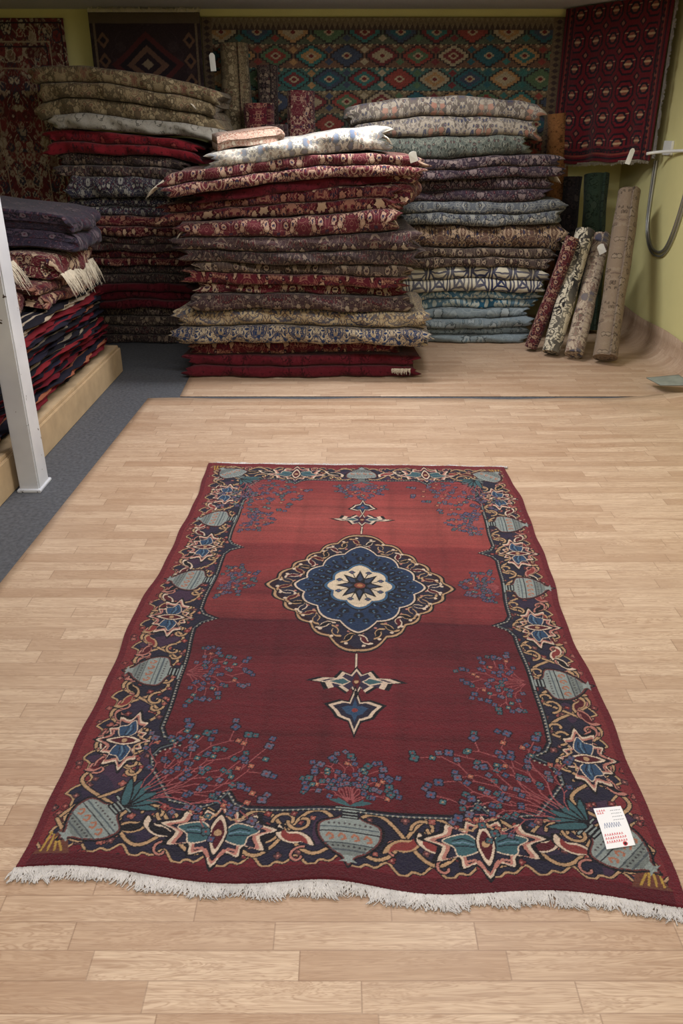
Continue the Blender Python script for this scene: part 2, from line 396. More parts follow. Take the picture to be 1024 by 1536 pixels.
# medallion
mc=(2.2,122)
def lob(a,b,n,amp,p=1.12,N=240,ph=0):
    o=[]
    for k in range(N):
        th=2*math.pi*k/N; c,s_=math.cos(th),math.sin(th)
        r=(abs(c/a)**p+abs(s_/b)**p)**(-1/p); r*=1+amp*(abs(math.cos(n*th/2+ph))-.5)
        o.append((mc[0]+r*c,mc[1]+r*s_))
    return np.array(o)
C.poly(lob(32.4,40.4,22,.06,1.2),BLACK); C.poly(lob(31.6,39.6,22,.06,1.2),GOLD); C.poly(lob(30.6,38.6,22,.06,1.2),(40,20,32))
C.poly(lob(28.2,35.8,16,.07,1.25),NAVY)
for k in range(40):
    th=2*math.pi*k/40+.05; a,b,p=26.2,33.2,1.28
    c,s_=math.cos(th),math.sin(th); r=(abs(c/a)**p+abs(s_/b)**p)**(-1/p)
    boteh((mc[0]+r*c,mc[1]+r*s_),th+(1.0 if k%2 else -1.),.58,1 if k%2 else -1,random.choice([DRED,BLACK,NAVY]),GOLD if k%3 else CREAM)
    C.disc(mc[0]+r*c*1.1,mc[1]+r*s_*1.1,.6,CREAM); C.disc(mc[0]+r*c*.9,mc[1]+r*s_*.9,.5,PINK)
C.poly(lob(22.6,28.6,12,.10,1.35),BLACK); C.poly(lob(21.8,27.8,12,.10,1.35),CREAM); C.poly(lob(21.1,27,12,.10,1.35),(30,50,80))
for rr,n,sz in ((.89,30,1.1),(.74,22,1.6),(.60,16,1.2)):
    for k in range(n):
        th=2*math.pi*(k+.5*(n==22))/n; a,b,p=20.5*rr,26*rr,1.4
        c,s_=math.cos(th),math.sin(th); r=(abs(c/a)**p+abs(s_/b)**p)**(-1/p)
        C.flower(mc[0]+r*c,mc[1]+r*s_,sz,(20,24,42),(18,20,32),(64,100,130),5,th)
        C.disc(mc[0]+r*c*1.06,mc[1]+r*s_*1.06,.35,(92,116,138))
C.poly(lob(12,15.2,8,.16,1.6),BLACK); C.poly(lob(11.4,14.5,8,.16,1.6),(60,92,122)); C.poly(lob(10.4,13.3,8,.16,1.6),(214,194,168))
for k in range(8):
    th=2*math.pi*k/8+.39
    C.line([mc,(mc[0]+math.cos(th)*7.4,mc[1]+math.sin(th)*9.4)],.35,BLACK)
    C.flower(mc[0]+math.cos(th)*7.8,mc[1]+math.sin(th)*9.9,1.0,BLACK,(60,84,112),RUST,4)
def star(a,b,inn,col,n=8,ph=0):
    pts=[]
    for k in range(2*n):
        th=math.pi*k/n+ph; q=1 if k%2==0 else inn; pts.append((mc[0]+a*q*math.cos(th),mc[1]+b*q*math.sin(th)))
    C.poly(pts,col)
star(8.4,10.8,.5,BLACK); star(6.8,8.8,.46,(54,62,84)); star(4.6,5.8,.5,BLACK,8,.39); C.disc(*mc,1.9,(120,60,50)); C.disc(*mc,1.,(176,120,80))
# pendants
C.line([(2.2,162),(2.4,172)],1.0,BLACK); C.line([(2.2,162),(2.4,172)],.5,CREAM); C.line([(1.8,82),(1.8,72)],1.,BLACK); C.line([(1.8,82),(1.8,72)],.5,CREAM)
def cross(o,w,h,d=1):
    hh=[(x,y*d) for x,y in mir([(0,h),(w*.12,h*.5),(w*.32,h*.75),(w*.45,h*.25),(w*.75,h*.25),(w,0),(w*.7,-h*.1),(w*.62,-h*.55),(w*.4,-h*.35),(w*.2,-h*.75),(w*.1,-h*.4),(0,-h)])]
    C.poly(xf(hh,o,0,1.16),BLACK); C.poly(xf(hh,o),CREAM); C.poly(xf(hh,o,0,.80),(50,40,62))
    for mx in (1,-1): C.poly(xf([(w*.12,0),(w*.3,h*.34),(w*.7,0),(w*.3,-h*.3)],o,0,1,mx),CREAM); C.poly(xf([(w*.16,0),(w*.3,h*.24),(w*.6,0),(w*.3,-h*.2)],o,0,1,mx),TEAL)
    C.poly(xf(mir([(0,h*.7),(w*.1,0),(0,-h*.7)]),o),DRED); C.disc(o[0],o[1],.7,GOLD)
cross((2,68.5),12.8,6.4); cross((2.3,175),11.8,5.8,-1)
def drop(o,w,h,d):
    hh=mir([(0,h*d),(w*.2,h*.35*d),(w*.5,h*.4*d),(w,h*.2*d),(w*.75,-h*.05*d),(w*.6,-h*.3*d),(w*.2,-h*.45*d),(0,-h*d)])
    C.poly(xf(hh,o,0,1.18),BLACK); C.poly(xf(hh,o),CREAM); C.poly(xf(hh,o,0,.82),NAVY); C.poly(xf(hh,o,0,.5),BLUE); C.disc(*o,.8,RUST)
drop((1.8,56),7.4,9.4,1); drop((2.4,186.5),5.4,7,-1)
C.line([(2,62),(2,64)],1,BLACK)
C.a*=(1+rng.normal(0,.06,(C.ny,C.nx,1)))*(1+rng.normal(0,.02,(C.ny,1,1)))
def lin_arr(a):
    a=np.clip(a/255,0,1); return np.where(a<=.04045,a/12.92,((a+.055)/1.055)**2.4)

# ---------------- materials ----------------
def wood_floor_mat(name,h=.062,w=.40,k=0.,dark=1.):
    m=NT(name,.42,.3)
    tc=m.new('ShaderNodeTexCoord').outputs['Object']; x,y,z=m.sep(tc)
    x=m.math('ADD',x,z)
    yy=m.math('DIVIDE',m.math('ADD',y,10+k),h); row=m.math('FLOOR',yy)
    wn=m.new('ShaderNodeTexWhiteNoise',noise_dimensions='1D'); m.set(wn.inputs['W'],row)
    xx=m.math('DIVIDE',m.math('ADD',m.math('ADD',x,20.),m.math('MULTIPLY',wn.outputs[0],.8)),w); colm=m.math('FLOOR',xx)
    w2=m.new('ShaderNodeTexWhiteNoise',noise_dimensions='2D'); m.t.links.new(m.comb(row,colm),w2.inputs['Vector'])
    r=w2.outputs[0]
    g=m.comb(m.math('ADD',m.math('MULTIPLY',x,2.4),m.math('MULTIPLY',r,60.)),m.math('ADD',m.math('MULTIPLY',y,24.),m.math('MULTIPLY',r,31.)),r)
    g1=m.noise(g,1.,4,.6,1.5)
    gf=m.comb(m.math('ADD',m.math('MULTIPLY',x,9.),m.math('MULTIPLY',r,60.)),m.math('MULTIPLY',y,240.),r)
    g2=m.noise(gf,1.,3,.6,.2)
    d=dark
    a=m.mix(r,lin((178*d,148*d,122*d)),lin((210*d,184*d,158*d)))
    cr=m.new('ShaderNodeValToRGB'); m.t.links.new(g1,cr.inputs[0])
    e=cr.color_ramp.elements; e[0].position=.34; e[0].color=(1,1,1,1); e[1].position=.68; e[1].color=(.1,.1,.1,1)
    for p,v in ((.38,.5),(.41,.95),(.44,.85),(.46,.25),(.49,.9),(.52,.8),(.535,.2),(.56,.8),(.59,.3),(.62,.7)):
        q=cr.color_ramp.elements.new(p); q.color=(v,v,v,1)
    c=m.mix(m.math('MULTIPLY',m.math('SUBTRACT',1.,cr.outputs[0]),.85),a,lin((148,114,88)))
    c=m.mix(m.math('MULTIPLY',m.ramp(g2,.4,.75),.5),c,lin((138,106,84)))
    fx=m.math('FRACT',xx); fyy=m.math('FRACT',yy)
    seam=m.math('MAXIMUM',m.math('LESS_THAN',fx,.007),m.math('LESS_THAN',fyy,.035))
    c=m.mix(m.math('MULTIPLY',seam,.5),c,lin((118,88,68)))
    c=m.mix(m.math('MULTIPLY',m.ramp(m.noise(tc,1.3,4),.4,.75),.14),c,lin((226,210,190)))
    m.col(c)
    m.set(m.b.inputs['Roughness'],m.math('ADD',.34,m.math('MULTIPLY',m.noise(tc,7,3),.2)))
    m.bump(g2,.06,.001)
    return m.m
M_wood=wood_floor_mat('vinyl_wood_near'); M_wood2=wood_floor_mat('vinyl_wood_back',.055,.36,.4,.95)
M_conc=plain_mat('grey_floor_paint',(92,93,98),.75,.3,60)
M_wall=plain_mat('yellow_wall_paint',(214,206,146),.85,.04,3)
M_ceil=plain_mat('ceiling_tile',(205,202,205),.95,.08,50)
M_post=NT('painted_metal',.45,.4); 
_tc=M_post.new('ShaderNodeTexCoord').outputs['Object']
_n=M_post.noise(_tc,28,4,.6); _n2=M_post.noise(_tc,5,3)
_c=M_post.mix(M_post.ramp(_n2,.3,.8),lin((214,216,222)),lin((190,192,200)))
M_post.col(M_post.mix(M_post.math('GREATER_THAN',_n,.69),_c,lin((70,56,50)))); M_post=M_post.m
M_board=plain_mat('pine_board',(190,164,130),.7,.12,9)
M_fringe=plain_mat('fringe_wool',(206,200,196),.95,.15,40)
M_fringe2=plain_mat('fringe_cream',(206,194,174),.95,.15,40)
M_attr=attr_mat('knotted_wool'); M_attr2=attr_mat('flatweave_wool',bump=.3,sheen=0.03,fibre=.2)
M_metal=plain_mat('conduit_metal',(170,170,165),.35,.05,10,metal=.8)
M_white=plain_mat('white_plastic',(225,225,220),.5,.03)

# ---------------- room ----------------
XW=2.25; YB=7.0; ZC=2.26; XL=-3.0; YF=-1.6
box('floor',XL,XW,YF,YB,-.05,0,M_conc)
box('wall_back',XL-.1,XW+.1,YB,YB+.1,-.05,ZC+.05,M_wall)
box('wall_right',XW,XW+.1,YF,YB,-.05,ZC+.05,M_wall)
box('wall_left',XL-.1,XL,YF,YB,-.05,ZC+.05,M_wall)
box('wall_front',XL-.1,XW+.1,YF-.1,YF,-.05,ZC+.05,M_wall)
box('ceiling',XL,XW,YF,YB,ZC,ZC+.05,M_ceil)
def vinyl(name,x0l,x0r,y0,y1,z,mat,bulge):
    ny=90; V=[]; ptsx=list(np.linspace(0,1,80)); rad=.13
    for j in range(ny):
        t=j/(ny-1); y=y0+(y1-y0)*t; xl=x0l+(x0r-x0l)*t
        row=[]; xe=XW-.012-rad
        for q in ptsx:
            x=xl+(xe-xl)*q; zz=z
            if bulge:
                ax=max(0,(x-1.25)/.85)**1.3; ay=max(0,(y-3.0)/1.6)
                zz+=.022*ax*ay*(1+math.sin(x*7+y*11))+.008*ax*abs(math.sin(y*6.2))
            row.append((x,y+ (0.010*math.sin(x*5)+.006*math.sin(x*11) if t>.99 and bulge else 0),zz))
        zb=row[-1][2]
        for k in range(1,9):
            a=k/8*math.pi/2; row.append((xe+rad*math.sin(a),y,zb+rad*(1-math.cos(a))))
        row.append((XW-.012,y,.19 + .008*math.sin(y*6)))
        V.append(row)
    V=np.array(V); ny_,nx_=V.shape[:2]
    o=mesh_np(name,V,grid_faces(ny_,nx_),mat)
    md=o.modifiers.new('t','SOLIDIFY'); md.thickness=.004; md.offset=1
    return o
vinyl('vinyl_floor_sheet',-1.30,-1.15,YF+.05,4.58,.004,M_wood,True)
vinyl('vinyl_floor_sheet',-.97,-1.05,4.635,YB-.02,.001,M_wood2,False)

# ---------------- main rug ----------------
TL=np.array([-.616,3.532]);TR=np.array([.779,3.482]);BL=np.array([-.7045,1.219]);BR=np.array([.700,1.132])
u=(C.x/140+.5)[None,:,None]; v=(C.y/233)[:,None,None]
P2=(BL*(1-u)+BR*u)*(1-v)+(TL*(1-u)+TR*u)*v
vv=v[...,0]; uu=u[...,0]
near=np.exp(-vv*9)
dy=near*(.010*np.sin(uu*9+.5)+.008*np.sin(uu*17)+ .014*np.exp(-((uu-.5)/.09)**2))
dx=(.009*np.sin(vv*11)+.005*np.sin(vv*23+1)+.002*np.sin(vv*61))*np.abs(uu*2-1)
z=.019+.0020*np.sin(uu*7+vv*9)+.0016*np.sin(vv*31)+.0012*np.sin(uu*40+vv*13)+near*.010*np.exp(-((uu-.47)/.08)**2)+.0016*rng.random((C.ny,C.nx))
P=np.concatenate([P2+np.stack([dx+0*dy,dy+0*dx],-1),z[...,None]],-1)
P=np.pad(P,((1,1),(1,1),(0,0)),mode='edge'); P[0,:,2]=P[-1,:,2]=.0085; P[:,0,2]=P[:,-1,2]=.0085
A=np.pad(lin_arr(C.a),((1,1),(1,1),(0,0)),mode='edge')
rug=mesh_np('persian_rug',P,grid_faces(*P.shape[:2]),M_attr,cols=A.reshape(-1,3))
wv=lambda t:(0,.010*math.sin(t*9+.5)+.008*math.sin(t*17)+.014*math.exp(-((t-.5)/.09)**2),.006*math.exp(-((t-.47)/.08)**2))
fringe('fringe_near',(*BL,.013),(*BR,.013),(-.02,-1,0),1900,.032,M_fringe,rug,r=.0019,droop=.25,zf=.009,wave=wv,jit=.9)
fringe('fringe_far',(*TL,.013),(*TR,.013),(0,1,0),800,.026,M_fringe,rug,r=.0022,droop=.1,zf=.009,jit=.8)

# price tag
T=Canvas(6.6,11.4,9,(232,230,232))
RT=(196,50,60)
for y,w in ((10.4,2.4),(9.6,2.2),(1.6,5.2),(2.5,5.),(3.4,4.6)):
    for k in range(int(w*1.8)):
        x=-2.8+k*.55; T.line([(x,y-.25),(x+.15,y+.3),(x+.3,y-.2)],.13,RT)
for y in (10.2,9.2,8.2,7.2):
    for k in range(5): x=.4+k*.5; T.line([(x,y),(x+.3,y+.1)],.14,(90,90,100))
for k in range(7): T.line([(-2.3+k*.55,5.2),(-2+k*.55,6.6),(-1.8+k*.55,5.4)],.12,(110,120,150))
T.disc(1.2,.75,.55,RT); T.disc(1.2,.75,.35,(40,30,35))
tp=np.array([[.581,1.263],[.648,1.275],[.585,1.380],[.651,1.388]])
uu=(T.x/6.6+.5)[None,:,None]; vv=(T.y/11.4)[:,None,None]
Q=(tp[0]*(1-uu)+tp[1]*uu)*(1-vv)+(tp[2]*(1-uu)+tp[3]*uu)*vv
zz=.026+.004*np.sin(vv*3.1)*(1+0*uu)
Q=np.concatenate([Q,zz],-1)
M_card=NT('tag_card',.6,.3); M_card.col(M_card.new('ShaderNodeVertexColor',layer_name='Col').outputs[0]); M_card=M_card.m
tag=mesh_np('price_tag',Q,grid_faces(T.ny,T.nx),M_card,cols=lin_arr(T.a).reshape(-1,3))
md=tag.modifiers.new('t','SOLIDIFY'); md.thickness=.0006

# ---------------- folded rugs ----------------
def folded(name,parent,x0,x1,y0,y1,zL0,zL1,zR0,zR1,mat,layers=2,fold='front',und=.008,ph=0.,yaw=0.,droop=0.,thick=.475,soft=1.):
    sd=random.random()*50
    n=layers
    H=((zL1-zL0)+(zR1-zR0))/2; rt=H/n
    if fold=='front': a0,a1,b0,b1=y0,y1,x0,x1
    elif fold=='right': a0,a1,b0,b1=-x1,-x0,y0,y1
    else: a0,a1,b0,b1=x0,x1,y0,y1
    path=[]
    for i in range(n):
        zc=(i+.5)*rt
        if i%2==0:
            f=a0+rt*.8+ random.uniform(0,.05)*(i>0 or random.random()<.3); bk=a1-rt
            path+=[(p,zc) for p in np.linspace(bk,f,10)]
            lastf=f
            if i<n-1:
                for k in range(1,10):
                    a=k/10*math.pi; path.append((f-math.sin(a)**.7*rt*.52,zc+rt/2-math.cos(a)*rt/2))
            else: path.append((f-rt*.5,zc))
        else:
            path+=[(p,zc) for p in np.linspace(lastf,bk,10)]
            if i<n-1:
                for k in range(1,8):
                    a=k/8*math.pi; path.append((bk+math.sin(a)*rt*.55,zc+rt/2-math.cos(a)*rt/2))
    path=np.array(path); keep=[0]
    for k in range(1,len(path)):
        if np.linalg.norm(path[k]-path[keep[-1]])>1e-4: keep.append(k)
    path=path[keep]
    tg=np.gradient(path,axis=0); tg/=np.linalg.norm(tg,axis=1)[:,None]+1e-9
    nm=np.stack([-tg[:,1],tg[:,0]],1); hw=rt*thick
    Lp=path+nm*hw; Rp=path-nm*hw
    arc=np.concatenate([[0],np.cumsum(np.linalg.norm(np.diff(path,axis=0),axis=1))])*1.3
    loop=np.vstack([Lp,Rp[::-1]]); arcl=np.concatenate([arc,arc[::-1]+.02])
    m=len(loop); K=len(path); nb=60
    bs=b0+(b1-b0)*np.concatenate([np.linspace(0,.03,6)[:-1],np.linspace(.03,.97,nb-10),np.linspace(.97,1,6)[1:]])
    T=((bs-b0)/(b1-b0))[:,None]; E=np.abs(2*T-1); Bv=bs[:,None]
    p=loop[:,0][None,:]; s=(loop[:,1]/H)[None,:]
    w=np.clip(1-(p-a0)/.25,0,1)
    rnd=.018*np.clip((E-.95)/.05,0,1)**2
    p2=p+rnd*w+soft*(.014*np.sin(Bv*6+sd)+.010*np.sin(Bv*17+sd*2+s*5)+.005*np.sin(Bv*43+sd+s*3)+.003*np.sin(Bv*90+sd))*w
    Be=Bv+soft*(.030*np.sin(s*7+sd)+.020*np.sin(s*23+sd*1.7+p*4))*E**14*np.sign(T-.5)
    if fold=='front': X,Y=Be+0*p2,p2
    elif fold=='right': X,Y=-p2,Be+0*p2
    else: X,Y=p2,Be+0*p2
    tx=np.clip((X-x0)/(x1-x0),-.1,1.1)
    zb=zL0+(zR0-zL0)*tx; zt=zL1+(zR1-zL1)*tx
    sq=1-.12*np.clip((E-.97)/.03,0,1)**2
    Z=zb+(zt-zb)*(.5+(s-.5)*sq)
    k1=np.clip((Z-.03)*6,0,1)
    Z=Z+k1*und*(np.sin(X*3.3+Z*6+ph)+.6*np.sin(X*7.1-Z*9+ph*2+1)+.35*np.sin(X*15+Z*23+ph)+.2*np.sin(X*31+Z*40)+.5*np.sin(Y*7+X*2))
    Z=Z-k1*droop*np.abs(2*tx-1)**4
    V=np.stack([X,Y,Z],-1).reshape(-1,3)
    if yaw:
        c,s_=math.cos(yaw),math.sin(yaw); mx,my=(x0+x1)/2,(y0+y1)/2
        XX=V[:,0]-mx;YY=V[:,1]-my; V[:,0]=mx+XX*c-YY*s_; V[:,1]=my+XX*s_+YY*c
    UV=np.stack([Bv+sd+0*p,arcl[None,:]+sd*.3+0*Bv],-1).reshape(-1,2)
    F=[]
    for j in range(nb-1):
        for k in range(m):
            k2=(k+1)%m; F.append((j*m+k,j*m+k2,(j+1)*m+k2,(j+1)*m+k))
    Vs=[V];US=[UV]; off=len(V)
    for j,rev in ((0,True),(nb-1,False)):
        cv=V[j*m:(j+1)*m]; Vs.append(cv); US.append(np.stack([loop[:,0]+sd,loop[:,1]+sd*.3+cv[:,2]*.2],1))
        for k in range(K-1):
            q=(off+k,off+k+1,off+m-2-k,off+m-1-k); F.append(q if not rev else q[::-1])
        off+=m
    return mesh_np(name,np.vstack(Vs),F,mat,uv=np.vstack(US),parent=parent)

OM={}
def om(nm,*a,**k):
    OM[nm]=ornament('carpet_'+nm,*a,**k); return OM[nm]
om('maroon',(84,24,34),(144,102,84),(36,30,46),(174,146,118),.9,1.)
om('maroon_plain',(88,20,32),(96,28,38),(76,18,28),(100,34,42),1.,1.5)
om('greyred',(64,48,50),(128,110,96),(80,34,38),(146,130,112),.8,2.)
om('navycream',(36,52,84),(190,172,142),(146,126,98),(190,174,146),.62,3.,bold=15.)
om('creamnavy',(182,164,132),(44,58,88),(108,84,68),(50,66,94),.62,3.6,bold=14.)
om('dark',(56,45,46),(114,98,86),(76,36,40),(132,114,98),.7,4.)
om('redcream',(92,30,40),(184,160,134),(40,34,52),(188,168,142),.7,5.)
om('redfloral',(86,32,40),(162,132,112),(42,44,64),(178,154,130),.75,5.5)
om('brown',(76,63,58),(140,122,104),(56,36,40),(152,134,112),.8,6.)
om('rustbeige',(96,72,62),(168,144,120),(44,52,78),(178,156,130),.85,6.5)
om('cream',(204,198,184),(120,122,132),(146,110,98),(90,102,124),.7,7.)
om('rustcream',(188,164,146),(142,84,66),(164,106,88),(212,200,180),.45,7.7)
om('greyblue',(88,92,98),(144,143,136),(54,56,76),(154,147,134),.8,8.)
om('purple',(50,40,50),(118,102,102),(82,34,44),(132,116,112),.75,9.)
om('teal',(84,112,130),(170,180,178),(60,92,116),(180,182,170),1.,10.)
om('iceblue',(126,138,144),(150,160,164),(108,124,134),(158,166,168),1.3,11.)
om('creambold',(200,192,172),(36,42,78),(44,52,86),(190,176,150),1.,12.,keyp=True)
om('tealbold',(172,178,170),(34,88,116),(64,104,128),(190,180,158),1.0,12.7,bold=9.)
om('beigefloral',(154,144,130),(82,72,74),(60,64,86),(150,108,94),.85,13.)
om('olive',(136,120,92),(90,74,56),(108,66,56),(160,144,114),.85,14.)
om('greycream',(150,145,134),(156,150,140),(140,134,124),(160,154,144),1.,15.)
om('red',(114,22,32),(96,20,28),(60,22,34),(144,68,62),1.,16.)
om('navywhite',(48,47,62),(152,148,140),(78,42,50),(158,152,140),.6,17.)
om('greengrey',(84,90,84),(122,123,112),(80,62,60),(134,129,114),.8,18.)
om('purpledark',(40,35,50),(72,58,70),(72,32,44),(98,84,90),.8,19.)

def stack(rows,yf,yb,parent,ph,und=.008):
    for i,r in enumerate(rows):
        x0,x1,zL0,zL1,zR0,zR1,mk=r[:7]; kw=dict(r[7]) if len(r)>7 else {}
        dyy=kw.pop('dy',random.uniform(-.06,.045))
        H=(zL1-zL0+zR1-zR0)/2
        kw.setdefault('layers',2*max(1,int(round(H/.062))))
        kw.setdefault('und',und); kw.setdefault('yaw',random.uniform(-.04,.04))
        folded('folded_rug_%d'%(i+1),parent,x0+random.uniform(-.02,.02),x1+random.uniform(-.03,.03),yf+dyy,yb,zL0,zL1,zR0,zR1,OM[mk],ph=ph,**kw)

S1=empty('stack_of_folded_rugs')
stack([
 (-.98,.45,.008,.145,.008,.14,'maroon_plain',dict(dy=0,layers=4,yaw=0)),
 (-.97,.36,.145,.235,.14,.225,'maroon',dict(dy=.03)),
 (-1.05,.53,.235,.335,.225,.33,'navycream',dict(dy=-.05,layers=2)),
 (-1.04,.52,.335,.44,.33,.435,'creamnavy',dict(dy=.0,layers=2)),
 (-.92,.38,.44,.53,.435,.53,'greyred'),
 (-.91,.36,.53,.59,.53,.59,'redcream',dict(layers=2)),
 (-.93,.37,.59,.66,.59,.65,'maroon',dict(layers=2)),
 (-.9,.39,.66,.72,.65,.72,'brown'),
 (-.95,.46,.72,.79,.72,.80,'dark'),
 (-.99,.44,.79,.86,.80,.90,'greyred',dict(layers=2)),
 (-.95,.30,.86,.945,.90,1.03,'redfloral',dict(layers=2,dy=-.04,yaw=.03)),
 (-1.06,.34,.945,1.06,1.03,1.17,'maroon',dict(layers=4,droop=.02,yaw=-.07,dy=.02)),
 (-.85,.26,1.06,1.12,1.17,1.23,'maroon_plain',dict(layers=2,dy=.05)),
 (-1.06,.44,1.12,1.245,1.23,1.35,'redfloral',dict(layers=4,droop=.035,dy=-.03,yaw=.07)),
 (-.80,.24,1.25,1.33,1.345,1.475,'cream',dict(layers=2,dy=0.03,yaw=.09)),
],5.02,5.78,S1,.4,.008)
folded('folded_rug_16',S1,-.84,-.36,5.30,5.84,1.34,1.42,1.39,1.47,OM['rustcream'],layers=2,fold='right',droop=.02,yaw=.2)
folded('folded_rug_17',S1,.10,.50,5.08,5.60,1.04,1.30,1.04,1.27,OM['maroon'],layers=4,fold='right',droop=.02,yaw=-.15)
M=M_fringe2
fringe('fringe_a',(-1.06,4.96,1.15),(-1.08,5.55,1.19),(-1,-.1,0),320,.06,M,S1,droop=.9,r=.003)
fringe('fringe_b',(.44,4.985,.075),(.32,4.985,.075),(0,-1,0),50,.014,M,S1,droop=2.,r=.002)
fringe('fringe_c',(.25,5.05,1.41),(.22,5.55,1.44),(1,-.1,0),180,.035,M,S1,droop=1.,r=.0028)
fringe('fringe_d',(.30,5.0,.97),(.30,5.25,.97),(1,-.1,0),110,.03,M,S1,droop=1.,r=.0028)
fringe('fringe_e',(-.94,4.99,.90),(-.94,5.2,.90),(-1,-.3,0),90,.035,M,S1,droop=1.,r=.0028)

S2=empty('stack_of_folded_rugs')
stack([
 (.40,1.37,.008,.12,.008,.12,'iceblue'),
 (.40,1.40,.12,.25,.12,.25,'iceblue'),
 (.4,1.44,.25,.37,.25,.37,'tealbold'),
 (.4,1.50,.37,.55,.37,.55,'creambold',dict(layers=4)),
 (.4,1.52,.55,.68,.55,.68,'brown'),
 (.4,1.58,.68,.84,.68,.85,'rustbeige',dict(layers=2,droop=.02)),
 (.38,1.54,.84,1.0,.85,1.0,'greyblue',dict(layers=4,yaw=.04)),
 (.4,1.46,1.0,1.15,1.0,1.15,'purple'),
 (.4,1.47,1.15,1.28,1.15,1.28,'purple'),
 (.17,1.25,1.28,1.41,1.28,1.41,'greengrey',dict(layers=2)),
 (.06,1.34,1.41,1.64,1.41,1.64,'beigefloral',dict(layers=4,droop=.04)),
],5.97,6.62,S2,2.,.009)
fringe('fringe_a',(1.575,5.95,.72),(1.575,6.2,.72),(1,-.2,0),90,.04,M,S2,droop=1.,r=.003)
fringe('fringe_b',(1.47,5.97,1.16),(1.47,6.3,1.16),(1,-.2,0),90,.04,M,S2,droop=1.,r=.003)
S3=empty('stack_of_folded_rugs')
stack([
 (-2.1,-1.06,.003,.12,.003,.12,'dark'),
 (-2.1,-1.08,.12,.25,.12,.25,'brown'),
 (-2.1,-1.06,.25,.42,.25,.42,'maroon_plain'),
 (-2.1,-1.08,.42,.55,.42,.55,'dark'),
 (-2.1,-1.10,.55,.66,.55,.66,'maroon'),
 (-2.1,-1.10,.66,.77,.66,.77,'greyred'),
 (-2.0,-1.1,.77,.90,.77,.90,'maroon'),
 (-1.9,-1.08,.90,1.02,.90,1.02,'navywhite'),
 (-1.9,-1.06,1.02,1.18,1.02,1.12,'navywhite',dict(layers=2)),
 (-1.94,-1.06,1.18,1.32,1.12,1.25,'dark',dict(droop=.02)),
 (-1.98,-.98,1.32,1.46,1.25,1.37,'red',dict(layers=4,droop=.03)),
 (-1.94,-.76,1.46,1.55,1.37,1.46,'greycream',dict(layers=2,droop=.02)),
 (-2.05,-.84,1.55,1.86,1.46,1.74,'olive',dict(layers=6,droop=.05)),
],5.97,6.62,S3,4.,.009)
fringe('fringe_a',(-1.0,5.95,1.6),(-.98,6.3,1.6),(1,-.3,0),80,.03,M,S3,droop=1.,r=.003)

# ---- left pile on a wooden platform ----
PL=empty('rug_pile_on_platform')
box('platform_board',-1.49,-1.45,2.3,5.2,0,.16,M_board,PL,.004)
box('platform_end',-2.6,-1.49,5.16,5.2,0,.16,M_board,PL,.004)
box('platform_top',-2.6,-1.46,2.3,5.18,.16,.18,M_board,PL,.003)
cols=[(30,28,36),(110,26,36),(32,30,42),(166,152,132),(28,26,34),(100,22,34),(38,38,56),(124,32,38),(30,28,36),(154,138,118),(34,32,48),(108,24,36),(28,26,34),(154,92,68),(32,30,44),(112,26,34),(174,158,138),(30,28,36)]
z=.184
for i,c in enumerate(cols):
    m=NT('kilim_%d'%i,.95,.1); uv=m.new('ShaderNodeUVMap').outputs[0]; x_,y_,_z=m.sep(uv)
    fn=m.noise(uv,200,2); wob=m.math('ADD',y_,m.math('MULTIPLY',m.noise(uv,2,2),.03))
    s1=m.math('PINGPONG',wob,.035)
    cc=m.mix(m.math('LESS_THAN',s1,.009),lin(c),lin(cols[(i*5+3)%len(cols)]))
    cc=m.mix(m.math('MULTIPLY',fn,.5),cc,(.01,.01,.012)); m.col(cc); m.bump(fn,.4,.003)
    h=random.uniform(.019,.027)
    folded('kilim_%d'%(i+1),PL,-2.5,-1.485+random.uniform(-.035,.01),2.5,5.10+random.uniform(-.04,.02),z,z+h,z,z+h,m.m,layers=2,fold='right',und=.008,ph=i*.02)
    z+=h
ztop=z
def f4(nm,*a,**k):
    folded(nm,PL,*a,fold='right',**k)
f4('folded_rug_1',-2.4,-1.50,4.15,5.06,ztop+.03,ztop+.15,ztop+.03,ztop+.13,OM['maroon'],layers=4,droop=.02)
f4('folded_rug_2',-2.4,-1.56,3.45,4.12,ztop+.03,ztop+.17,ztop+.03,ztop+.13,OM['redfloral'],layers=2,droop=.04,yaw=.04)
f4('folded_rug_3',-2.4,-1.49,4.35,4.95,ztop+.16,ztop+.28,ztop+.14,ztop+.26,OM['redcream'],layers=2,droop=.03,yaw=-.05)
f4('folded_rug_4',-2.4,-1.64,3.55,4.3,ztop+.18,ztop+.34,ztop+.16,ztop+.28,OM['maroon'],layers=4,droop=.06,yaw=.08)
f4('folded_rug_5',-2.4,-1.43,4.45,5.03,ztop+.29,ztop+.52,ztop+.27,ztop+.44,OM['purpledark'],layers=4,droop=.04,yaw=.05)
f4('folded_rug_6',-2.4,-1.75,3.6,4.35,ztop+.36,ztop+.50,ztop+.30,ztop+.42,OM['purpledark'],layers=2,droop=.04,yaw=.05)
fringe('fringe_a',(-1.48,4.35,ztop+.15),(-1.48,4.95,ztop+.15),(.6,0,-.8),170,.09,M,PL,droop=.5,r=.003)
fringe('fringe_b',(-1.66,3.6,ztop+.24),(-1.66,4.2,ztop+.24),(1,0,-.6),150,.08,M,PL,droop=.8,r=.003)

# ---- steel post ----
po=empty('support_post')
box('column',-1.425,-1.335,3.24,3.36,.004,ZC,M_post,po,.006)
box('flange',-1.432,-1.328,3.225,3.375,0,.014,M_post,po,.003)

